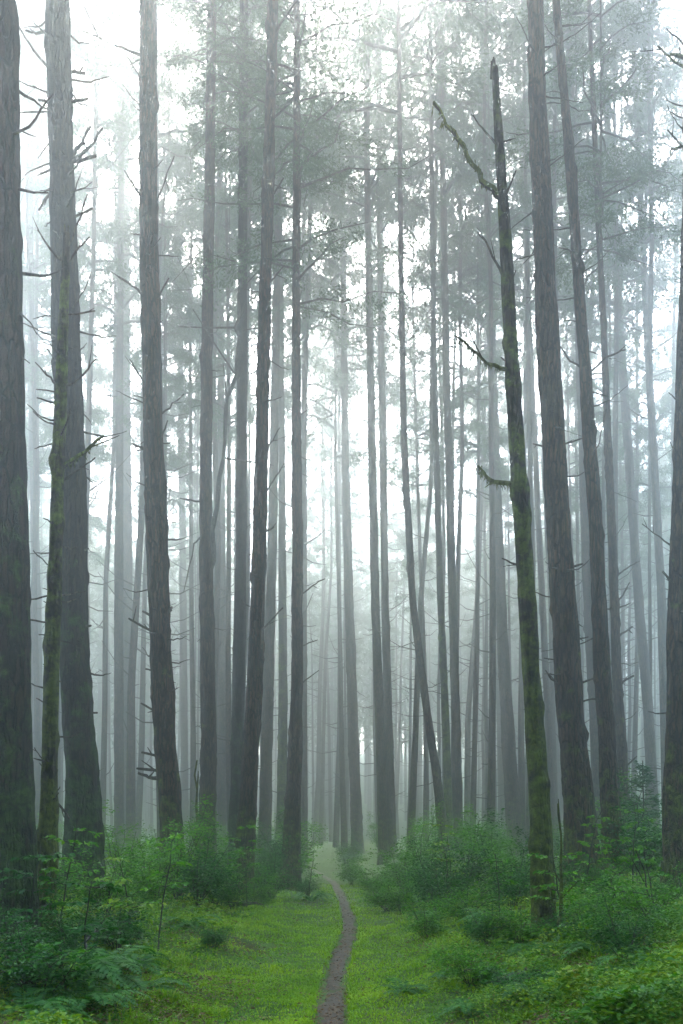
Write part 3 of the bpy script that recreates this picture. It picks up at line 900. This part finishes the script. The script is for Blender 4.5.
def fern_mesh(seed, nf, ln, mat):
    rng = np.random.default_rng(seed)
    mb = MB()
    for f in range(nf):
        az = f*2.4 + rng.normal(0, 0.3)
        L_ = ln*rng.uniform(0.7, 1.1)
        up = rng.uniform(0.5, 1.05)
        q = np.linspace(0, 1, 22)
        rad_ = L_*(0.85*q)
        zz = L_*(up*q - (0.45+0.35*up)*q**2.2)
        P = np.stack([np.cos(az)*rad_, np.sin(az)*rad_, zz], -1)
        tube(mb, P[::3], np.linspace(0.006, 0.002, len(P[::3])), 4, cap=False)
        tn = np.gradient(P, axis=0)
        lat = np.array([-math.sin(az), math.cos(az), 0])
        prof = np.sin(np.pi*np.clip(q*0.93+0.05, 0, 1))**0.7*0.20*L_
        for sd in (-1, 1):
            k = slice(2, 22)
            d = lat[None]*sd + unit(tn[k])*0.45 + np.array([0, 0, -0.15]) + rng.normal(0, 0.06, (20, 3))
            nr = np.cross(unit(tn[k]), lat[None])*1.0 + rng.normal(0, 0.12, (20, 3))
            nr[:, 2] = np.abs(nr[:, 2])
            leaves(mb, P[k], d, nr, prof[k], np.full(20, 0.045*L_), 0.1)
    return mb.mesh('fern', mat, False)

def sapling(label, x, y, h, seed, mat, yellow=False, spread=0.55, layers=5, lsz=0.075, group=None, lean=0.1):
    """thin stem with flat tiers of broad leaves"""
    rng = np.random.default_rng(seed)
    root = thing('sapling', label, 'sapling', x, y, group)
    st, fo = MB(), MB()
    q = np.linspace(0, 1, 8)
    az0 = rng.uniform(0, 6.28)
    P = np.stack([np.cos(az0)*lean*h*q**1.6, np.sin(az0)*lean*h*q**1.6, h*q], -1) + rng.normal(0, 0.012*h, (8, 3))*q[:, None]
    P[0] = (0, 0, -0.05)
    tube(st, P, np.linspace(0.013, 0.004, 8), 6)
    for l in range(layers):
        f = 0.38 + 0.62*(l+rng.random()*0.6)/layers
        f = min(f, 1)
        a = np.array([np.interp(f, q, P[:, c]) for c in range(3)])
        for b_ in range(int(rng.integers(2, 5))):
            az = rng.uniform(0, 6.28)
            L_ = spread*rng.uniform(0.5, 1.0)*(1.15-0.5*f)
            d = np.array([math.cos(az), math.sin(az), rng.uniform(0.0, 0.35)])
            e = a + d*L_ - np.array([0, 0, 0.14*L_])
            m_ = a + d*L_*0.55
            tube(st, [a, m_, e], [0.005, 0.0035, 0.002], 4, cap=False)
            k = int(7 + 12*L_/0.5)
            tt = rng.uniform(0.25, 1.05, k)
            p = np.stack([np.interp(tt, [0, .55, 1.05], [a[c], m_[c], e[c]]) for c in range(3)], -1)
            lat = np.array([-math.sin(az), math.cos(az), 0])
            sd = np.where(np.arange(k) % 2, 1, -1)[:, None]
            dd = lat*sd + d*0.65 + rng.normal(0, 0.28, (k, 3)) - np.array([0, 0, 0.28])
            nn = np.array([0, 0, 1.0]) + rng.normal(0, 0.38, (k, 3))
            sz = lsz*rng.uniform(0.6, 1.3, k)
            broadleaves(fo, p, dd, nn, sz, sz*0.62)
    link('stem', st.mesh('stem', M_STEM), root)
    link('foliage', fo.mesh('foliage', M_LEAF_YEL if yellow else mat, False), root)
    return root

def wx(px, Y): return (px-CX)/FOC*Y

# --- saplings close by (photo x, distance, height, ...)
for a in [
    ('bright sapling with flat tiers of leaves in front of the thick stubby trunk', 58, 10.6, 1.55, 1, 'p'),
    ('leafy sapling at the foot of the cut off edge trunk', 24, 9.8, 1.25, 2, 'd'),
    ('thin bare stemmed sapling with yellow tinged top leaves above the shrubs', 131, 11.6, 1.25, 3, 'y'),
    ('pale green sapling with a flat leaf tier below the bare double stub', 158, 12.2, 1.65, 4, 'p'),
    ('dark leaved sapling rising from the fern bank', 84, 9.2, 1.05, 5, 'd'),
    ('tall loose sapling in front of the leaning trunk at the grass edge', 247, 19.0, 1.75, 6, 'p'),
    ('small sapling beside the forked trunk', 208, 20.5, 1.7, 7, 'l'),
    ('light sapling hanging over the trail beside the reddish trunk', 309, 25.0, 1.35, 8, 'p'),
    ('yellow green sapling on top of the right hand shrubs, below the two slim trunks', 450, 19.5, 1.75, 9, 'y'),
    ('slim sapling growing against the mossy snag', 563, 11.7, 1.15, 10, 'p'),
    ('sapling with pale leaf tiers in front of the broadest trunk', 585, 15.0, 1.45, 11, 'p'),
    ('light leaved sapling between the leaning brown trunk and the edge trunk', 633, 15.0, 1.5, 12, 'p'),
    ('crooked half bare sapling in the low leaves below the young fir', 655, 11.4, 0.95, 13, 'l'),
    ('thin sapling at the near right corner of the trail bank', 500, 13.4, 1.05, 14, 'l'),
    ('short sapling with drooping leaves near the bottom edge', 66, 8.4, 0.55, 15, 'p'),
    ]:
    lab, px, Y, h, sd, kk = a
    sapling(lab, wx(px, Y), Y, h, 500+sd, dict(p=M_LEAF_PALE, d=M_LEAF_SHADED, l=M_LEAF, y=M_LEAF_YEL)[kk], yellow=(kk == 'y'),
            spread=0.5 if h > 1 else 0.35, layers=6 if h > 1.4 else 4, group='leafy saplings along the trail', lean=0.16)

# --- shrubs: four kinds, copied
SH = [shrub_meshes(61, 1.15, 1.3, 14, 2900, 0.066, M_LEAF), shrub_meshes(62, 1.5, 1.5, 15, 3400, 0.066, M_LEAF_SHADED),
      shrub_meshes(63, 0.75, 1.2, 14, 2600, 0.062, M_LEAF), shrub_meshes(64, 1.9, 1.5, 16, 3700, 0.066, M_LEAF_PALE), shrub_meshes(65, 0.6, 1.0, 13, 2600, 0.05, M_LEAF_SHADED)]
def put_shrub(label, px, Y, kind, s, group, rng=np.random.default_rng(9)):
    o = thing('shrub', label, 'shrub', wx(px, Y), Y, group)
    for nm, me in zip(('stems', 'foliage'), SH[kind]):
        link(nm, me, o)
    o.scale = (s*rng.uniform(0.9, 1.1), s*rng.uniform(0.9, 1.1), s*rng.uniform(0.9, 1.1))
    o.rotation_euler = (0, 0, rng.uniform(0, 6.28))
    return o
lg = 'shrubs under the trunks on the near bank'
rg = 'shrubs massed on the far bank of the trail'
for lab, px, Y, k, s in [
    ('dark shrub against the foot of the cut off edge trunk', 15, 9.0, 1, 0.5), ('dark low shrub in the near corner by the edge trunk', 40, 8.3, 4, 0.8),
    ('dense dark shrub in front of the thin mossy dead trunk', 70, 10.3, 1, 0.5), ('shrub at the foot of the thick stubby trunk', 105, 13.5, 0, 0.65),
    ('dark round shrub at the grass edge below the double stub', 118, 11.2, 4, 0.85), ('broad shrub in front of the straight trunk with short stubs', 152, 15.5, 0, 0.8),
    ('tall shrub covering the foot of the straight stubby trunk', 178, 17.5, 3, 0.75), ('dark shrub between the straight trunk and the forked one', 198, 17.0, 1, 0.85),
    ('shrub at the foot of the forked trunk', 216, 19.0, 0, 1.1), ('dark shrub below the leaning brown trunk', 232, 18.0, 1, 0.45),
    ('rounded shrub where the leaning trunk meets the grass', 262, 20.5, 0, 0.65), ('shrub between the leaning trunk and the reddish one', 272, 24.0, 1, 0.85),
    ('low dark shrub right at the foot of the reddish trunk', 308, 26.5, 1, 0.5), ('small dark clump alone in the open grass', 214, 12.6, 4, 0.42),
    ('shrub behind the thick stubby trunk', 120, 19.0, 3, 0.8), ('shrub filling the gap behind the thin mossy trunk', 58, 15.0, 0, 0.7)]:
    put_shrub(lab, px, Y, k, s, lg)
for lab, px, Y, k, s in [
    ('small shrub at the bend of the path below the broad pale trunk', 352, 33, 0, 0.85), ('pale shrub at the foot of the grey trunk by the bend', 376, 28, 2, 1.1),
    ('shrub right of the grey trunk by the bend', 400, 26, 0, 1.0), ('low spreading shrub on the grassy slope', 388, 21, 2, 0.85),
    ('hazy taller shrub behind the leaning thin trunk', 420, 30, 3, 0.95), ('shrub in front of the leaning thin trunk', 428, 22.5, 0, 1.0),
    ('big dark shrub at the foot of the slim mossy trunk', 455, 20, 1, 0.95), ('shrub topping the slope left of the broad misty trunk', 480, 22, 3, 0.75),
    ('wide shrub below the broad misty trunk', 503, 20, 0, 1.1), ('shrub behind the mossy snag', 530, 18.5, 0, 0.85), ('dark shrub left of the mossy snag', 512, 15.5, 1, 0.7),
    ('low leafy shrub on the slope halfway to the snag', 465, 15.5, 2, 0.8), ('shrub hiding the foot of the broadest trunk', 580, 16.5, 1, 0.48),
    ('leafy shrub hiding the foot of the leaning brown trunk', 612, 16.5, 0, 0.5), ('dark tall shrub under the young fir', 640, 18.5, 1, 1.1),
    ('shrub at the foot of the twiggy edge trunk', 668, 13.2, 0, 0.42), ('low shrub between snag and edge trunk', 620, 12.5, 2, 0.8),
    ('low wide shrub in the near corner by the edge trunk', 660, 10.3, 2, 0.7), ('dark clump at the foot of the mossy snag', 560, 11.3, 4, 0.6),
    ('small dense shrub at the inner edge of the grassy slope', 425, 14.0, 0, 0.5), ('dark low shrub among ferns left of the snag', 490, 11.8, 1, 0.45), ('leafy low plant on the slope by the lone fern', 470, 9.4, 2, 0.5),
    ('dark leafy clump near the bottom right corner', 625, 9.0, 1, 0.42), ('low leafy shrub right of the snag foot', 590, 10.4, 0, 0.5), ('shrub thicket below the slim mossy trunk', 440, 17.8, 1, 0.7), ('small shrub spilling toward the path below the bend', 402, 19.5, 0, 0.6),
    ('tall misty shrub behind the narrow stubby trunk', 632, 27, 3, 1.2), ('low shrub in front of the mossy snag', 520, 11.5, 2, 0.6), ('dark low clump at the bottom edge below the snag', 520, 8.5, 4, 0.5)]:
    put_shrub(lab, px, Y, k, s, rg)
rng = np.random.default_rng(5)
for q in range(46):                                   # hazy ones further back that nothing tells apart
    Y = rng.uniform(30, 55)
    px = rng.uniform(0, 683)
    if abs(wx(px, Y) - path_x(Y)) < 1.3:
        continue
    put_shrub('hazy low shrub among the distant trunks', px, Y, int(rng.integers(0, 4)), rng.uniform(0.8, 1.25), 'hazy shrubs among the distant trunks')

# --- ferns
FE = [fern_mesh(81, 14, 0.85, M_FERN), fern_mesh(82, 12, 0.65, M_FERN), fern_mesh(83, 16, 1.0, M_FERN)]
for lab, px, Y, k, s in [
    ('large arching fern in front of the cut off edge trunk', 60, 8.9, 2, 1.0), ('fern spreading over the dark bank right of the edge trunk', 98, 9.6, 2, 0.95), ('small fern in the bottom corner', 25, 7.8, 1, 1.0), ('dark fern at the bottom edge below the snag', 545, 8.4, 0, 0.75), ('broad fern near the bottom right corner', 640, 8.6, 2, 0.7), ('fern between the snag and the bottom right corner', 600, 9.8, 0, 0.7),
    ('half hidden fern right of the snag among low leaves', 585, 11.2, 1, 0.8), ('fern on the upper slope left of the snag', 490, 14.0, 0, 0.9), ('fern low on the slope close to the bottom edge', 470, 8.3, 1, 0.6), ('fern below the shrubs half way up the slope', 440, 16.5, 0, 0.9), ('fern hanging over the bottom edge of the dark bank', 88, 8.3, 0, 0.8), ('fern between the dark bank and the open grass', 140, 9.3, 1, 0.9),
    ('fern below the thin mossy dead trunk', 45, 9.7, 0, 1.0), ('fern at the grass edge beyond the dark bank', 128, 10.3, 0, 0.85), ('fern beside the foot of the thick stubby trunk', 95, 12.0, 0, 1.0),
    ('lone small fern curling out of the right slope', 455, 10.2, 1, 0.62), ('lone flat fern nearer the trail on the right slope', 402, 9.6, 1, 0.6), ('fern at the foot of the mossy snag', 540, 10.6, 0, 0.7),
    ('fern under the broadest trunk', 590, 13.0, 0, 0.9), ('fern under the twiggy edge trunk', 672, 11.6, 0, 0.8), ('fern hugging the foot of the reddish trunk', 312, 24.5, 0, 1.0), ('fern in the grass before the leaning trunk', 190, 14.0, 1, 0.9)]:
    o = link('fern', FE[k], None, (wx(px, Y), Y, float(ground_z(wx(px, Y), Y))-0.02))
    o.rotation_euler = (0, 0, px*1.7)
    o.scale = (s, s, s)
    tag(o, lab, 'fern', 'ferns on the forest floor')

# --- young fir behind the right hand shrubs
x, Y = wx(643, 22.5), 22.5
root = thing('young_fir', 'young bushy fir with blue green sprays left of the twiggy edge trunk', 'young tree', x, Y)
rng = np.random.default_rng(41)
st, fo = MB(), MB()
tube(st, [(0, 0, -0.1), (0.03, 0, 1.2), (0, 0.04, 2.9)], [0.04, 0.025, 0.008], 7)
for b_ in range(70):
    u = rng.random()
    z = 0.25 + 2.55*u
    L_ = (1.15*(1-u)**0.8 + 0.12)*rng.uniform(0.6, 1.1)
    az = rng.uniform(0, 6.28)
    d = np.array([math.cos(az), math.sin(az), 0.25])
    a = np.array([0, 0, z])
    e = a + d*L_ - np.array([0, 0, 0.22*L_])
    tube(st, [a, (a+e)/2+[0, 0, .05*L_], e], [0.009, 0.006, 0.003], 4, cap=False)
    k = int(60*L_)+12
    tt = rng.random(k)[:, None]
    p = a + (e-a)*tt + rng.normal(0, 0.05, (k, 3))
    lat = np.array([-math.sin(az), math.cos(az), 0])
    dd = lat*np.where(rng.random(k) < .5, 1, -1)[:, None] + d*0.8 + rng.normal(0, .3, (k, 3))
    sz = rng.uniform(0.07, 0.15, k)
    leaves(fo, p, dd, np.array([0, 0, 1.0])+rng.normal(0, .3, (k, 3)), sz, sz*0.4)
link('stem', st.mesh('stem', M_STEM), root)
link('foliage', fo.mesh('foliage', leafmat('fir_spray', [(0.018, 0.06, 0.028), (0.03, 0.09, 0.04), (0.05, 0.12, 0.05)], 0.3), False), root)

# --- dead twigs on the ground and thin bare poles
def stick(label, pts, r0, name='fallen_branch', cat='branch', mat=M_DEADWOOD, group='fallen dead branches', seed=0, twigs=3):
    rng = np.random.default_rng(seed)
    pts = np.array(pts, float)
    mb = MB()
    n = 10
    q = np.linspace(0, 1, n)
    P = np.stack([np.interp(q, np.linspace(0, 1, len(pts)), pts[:, c]) for c in range(3)], -1) + rng.normal(0, 0.02, (n, 3))
    tube(mb, P, r0*(1-0.7*q), 7, wob=0.3)
    for _ in range(twigs):
        a = int(rng.integers(2, n-2))
        d = unit(P[-1]-P[0]) + rng.normal(0, 0.6, 3)
        tube(mb, [P[a], P[a]+d*0.18, P[a]+d*0.3+rng.normal(0, 0.03, 3)], [r0*0.4, r0*0.3, r0*0.15], 5)
    o = link(name, mb.mesh(name, mat))
    o.location = P[0]
    me = o.data
    me.transform(__import__('mathutils').Matrix.Translation(-o.location))
    return tag(o, label, cat, group)
def gp(px, Y, dz=0.0):
    x = wx(px, Y)
    return (x, Y, float(ground_z(x, Y))+dz)
stick('thin dead pole standing close behind the straight stubby trunk', [gp(196, 21), np.array(gp(196, 21))+[0.02, 0, 1.5], np.array(gp(197, 21))+[0.0, 0.05, 3.0]], 0.06, 'dead_sapling', 'dead sapling', M_BARK_MOSSY, None, 1, 4)
stick('thin dark bare stem rising beside the foot of the mossy snag', [gp(563, 11.2), np.array(gp(562, 11.2))+[0, 0.03, 0.8], np.array(gp(560, 11.2))+[0.0, 0, 1.7]], 0.03, 'dead_sapling', 'dead sapling', M_BARK_MOSSY, None, 2, 3)
stick('bent bare twig leaning out of the low leaves below the edge trunk', [gp(655, 11.0), np.array(gp(648, 11))+[0, 0, 0.5], np.array(gp(636, 11))+[0, 0, 0.95]], 0.018, 'dead_sapling', 'dead sapling', M_STEM, None, 3, 2)
stick('short upright bare twig in the low leaves below the broadest trunk', [gp(606, 11.8), np.array(gp(611, 11.8))+[0, 0, 0.4], np.array(gp(614, 11.8))+[0, 0.05, 0.75]], 0.014, 'dead_sapling', 'dead sapling', M_STEM, None, 4, 2)
stick('dark fallen branch lying on the slope below the mossy snag', [gp(500, 9.2, .06), gp(530, 9.5, .10), gp(556, 9.3, .05)], 0.025, seed=5)
stick('broken reddish branch lying in the grass by the leaning trunk', [gp(232, 18.4, .06), gp(240, 18.2, .12), gp(247, 18.5, .06)], 0.06, seed=6)
stick('thin dead branch lying across the dark bank by the ferns', [gp(62, 8.6, .1), gp(85, 9.4, .35), gp(97, 10.2, .5)], 0.02, seed=7)

# --- grass, low herbs and litter: nobody could count these
def scatter(n, seed, y0=5.0, y1=34.0, pw=1.9):
    rng = np.random.default_rng(seed)
    u = rng.random(n)
    y = (y0**(1-pw) + u*(y1**(1-pw)-y0**(1-pw)))**(1/(1-pw))
    x = rng.uniform(-1, 1, n)*(0.41*y + 0.4)
    return x, y, rng

x, y, rng = scatter(520000, 1)
d = x - path_x(y)
a = np.abs(d)
lush = fbm(x*0.7, y*0.7, 4.0, 3)
dens = smooth(0.10, 0.24, a)*(1-0.62*smooth(2.0, 3.4, a + 0.6*lush))*np.where(d > 0, 1-0.35*smooth(0.9, 1.8, a+0.4*lush), 1)
bare = fbm(x*1.3, y*1.3, 31.0, 3)
dens *= (0.45 + 0.55*smooth(-0.5, 0.3, lush))*(1 - 0.9*smooth(0.12, 0.5, bare)*smooth(0.35, 1.1, a))
dens *= 1 - 0.6*smooth(1.3, 2.2, -d)*smooth(13, 9, y)
keep = rng.random(len(x)) < dens
x, y, a, lush, d = x[keep], y[keep], a[keep], lush[keep], d[keep]
n = len(x)
tuft = fbm(x*2.6, y*2.6, 8.0, 2)
h = (0.035 + 0.045*rng.random(n))*(0.55 + 1.1*smooth(0.1, 0.9, tuft)**1.3*smooth(0.3, 1.2, a) + 0.7*smooth(0.8, 2.5, a))*(0.75+0.02*y)*(1 + 0.9*smooth(0.28, 0.16, a))*np.where(rng.random(n) < 0.02, 1.6, 1)
far_w = 0.0028 + 0.00042*y
wd = far_w*rng.uniform(0.7, 1.4, n)
az = rng.uniform(0, 6.28, n)
dirx, diry = np.cos(az), np.sin(az)
bend = h*rng.uniform(0.15, 1.1, n)
z = ground_z(x, y) - 0.008
ax_, ay_ = -diry*wd, dirx*wd
P0 = np.stack([x-ax_, y-ay_, z], -1)
P1 = np.stack([x+ax_, y+ay_, z], -1)
P2 = np.stack([x+ax_*0.8+dirx*bend*0.35, y+ay_*0.8+diry*bend*0.35, z+h*0.6], -1)
P3 = np.stack([x-ax_*0.8+dirx*bend*0.35, y-ay_*0.8+diry*bend*0.35, z+h*0.6], -1)
P4 = np.stack([x+dirx*bend, y+diry*bend, z+h*(1-0.25*bend/h)], -1)
V = np.stack([P0, P1, P2, P3, P4], 1).reshape(-1, 3)
f = np.arange(n)[:, None]*5
mb = MB()
mb.add(V, np.concatenate([f, f+1, f+2, f+3], 1))
mb.f3.append(np.concatenate([f+3, f+2, f+4], 1))
tag(link('grass', mb.mesh('grass', M_GRASS, False)), 'short bright green grass carpeting both sides of the trail', 'grass', kind='stuff')

x, y, rng = scatter(260000, 2)
d = x - path_x(y)
a = np.abs(d)
lush = fbm(x*0.7, y*0.7, 4.0, 3)
cl = fbm(x*1.6, y*1.6, 12.0, 3)
dens = np.where(d > 0, smooth(0.7, 2.0, a+0.3*lush), np.maximum(smooth(1.8, 3.2, a+0.5*lush), smooth(1.1, 1.9, a)*smooth(13, 9, y)))*(0.35+0.65*smooth(-0.4, 0.5, cl)) + 0.10*smooth(0.2, 0.5, a) + 0.35*smooth(0.12, 0.5, fbm(x*1.3, y*1.3, 31.0, 3))*smooth(0.35, 1.1, a)
keep = rng.random(len(x)) < dens
x, y, a, cl = x[keep], y[keep], a[keep], cl[keep]
n = len(x)
hh = rng.random(n)**0.8*(0.06 + 0.30*smooth(-0.1, 0.7, cl)*smooth(0.5, 2.0, a))
sz = (0.018 + 0.034*rng.random(n)*smooth(0.2, 2, a))*(0.8+0.022*y)*(1 + 0.7*smooth(0.1, 0.6, fbm(x*2.2, y*2.2, 40.0, 2))*smooth(0.8, 2, a))
az = rng.uniform(0, 6.28, n)
p = np.stack([x, y, ground_z(x, y)+0.01+hh], -1)
dd = np.stack([np.cos(az), np.sin(az), rng.normal(0.05, 0.3, n)], -1)
nn = np.array([0, 0, 1.0]) + rng.normal(0, 0.35, (n, 3))
mb = MB()
broadleaves(mb, p, dd, nn, sz, sz*0.7)
tag(link('ground_cover', mb.mesh('ground_cover', M_HERB, False)), 'low leafy ground cover under the shrubs and trunks', 'ground cover', kind='stuff')

x, y, rng = scatter(100000, 3)
a = np.abs(x - path_x(y))
pt = fbm(x*1.1, y*1.1, 21.0, 3)
keep = (rng.random(len(x)) < smooth(0.0, 0.6, pt)*smooth(0.5, 1.5, a) + 0.05 + 0.35*(a < 0.16) + 0.5*smooth(1.6, 3.0, x - path_x(y))*smooth(-0.2, 0.3, pt)*smooth(12, 8, y))
x, y = x[keep], y[keep]
n = len(x)
sz = rng.uniform(0.02, 0.05, n)*(0.8+0.02*y)
az = rng.uniform(0, 6.28, n)
mb = MB()
broadleaves(mb, np.stack([x, y, ground_z(x, y)+rng.uniform(0.02, 0.07, n) + 0.012*(np.abs(x-path_x(y)) < 0.16)], -1), np.stack([np.cos(az), np.sin(az), rng.normal(0, .25, n)], -1), np.array([0, 0, 1.0])+rng.normal(0, .4, (n, 3)), sz, sz*0.5)
tag(link('fallen_leaves', mb.mesh('fallen_leaves', M_LITTER, False)), 'brown dead leaves scattered through the grass', 'fallen leaves', kind='stuff')
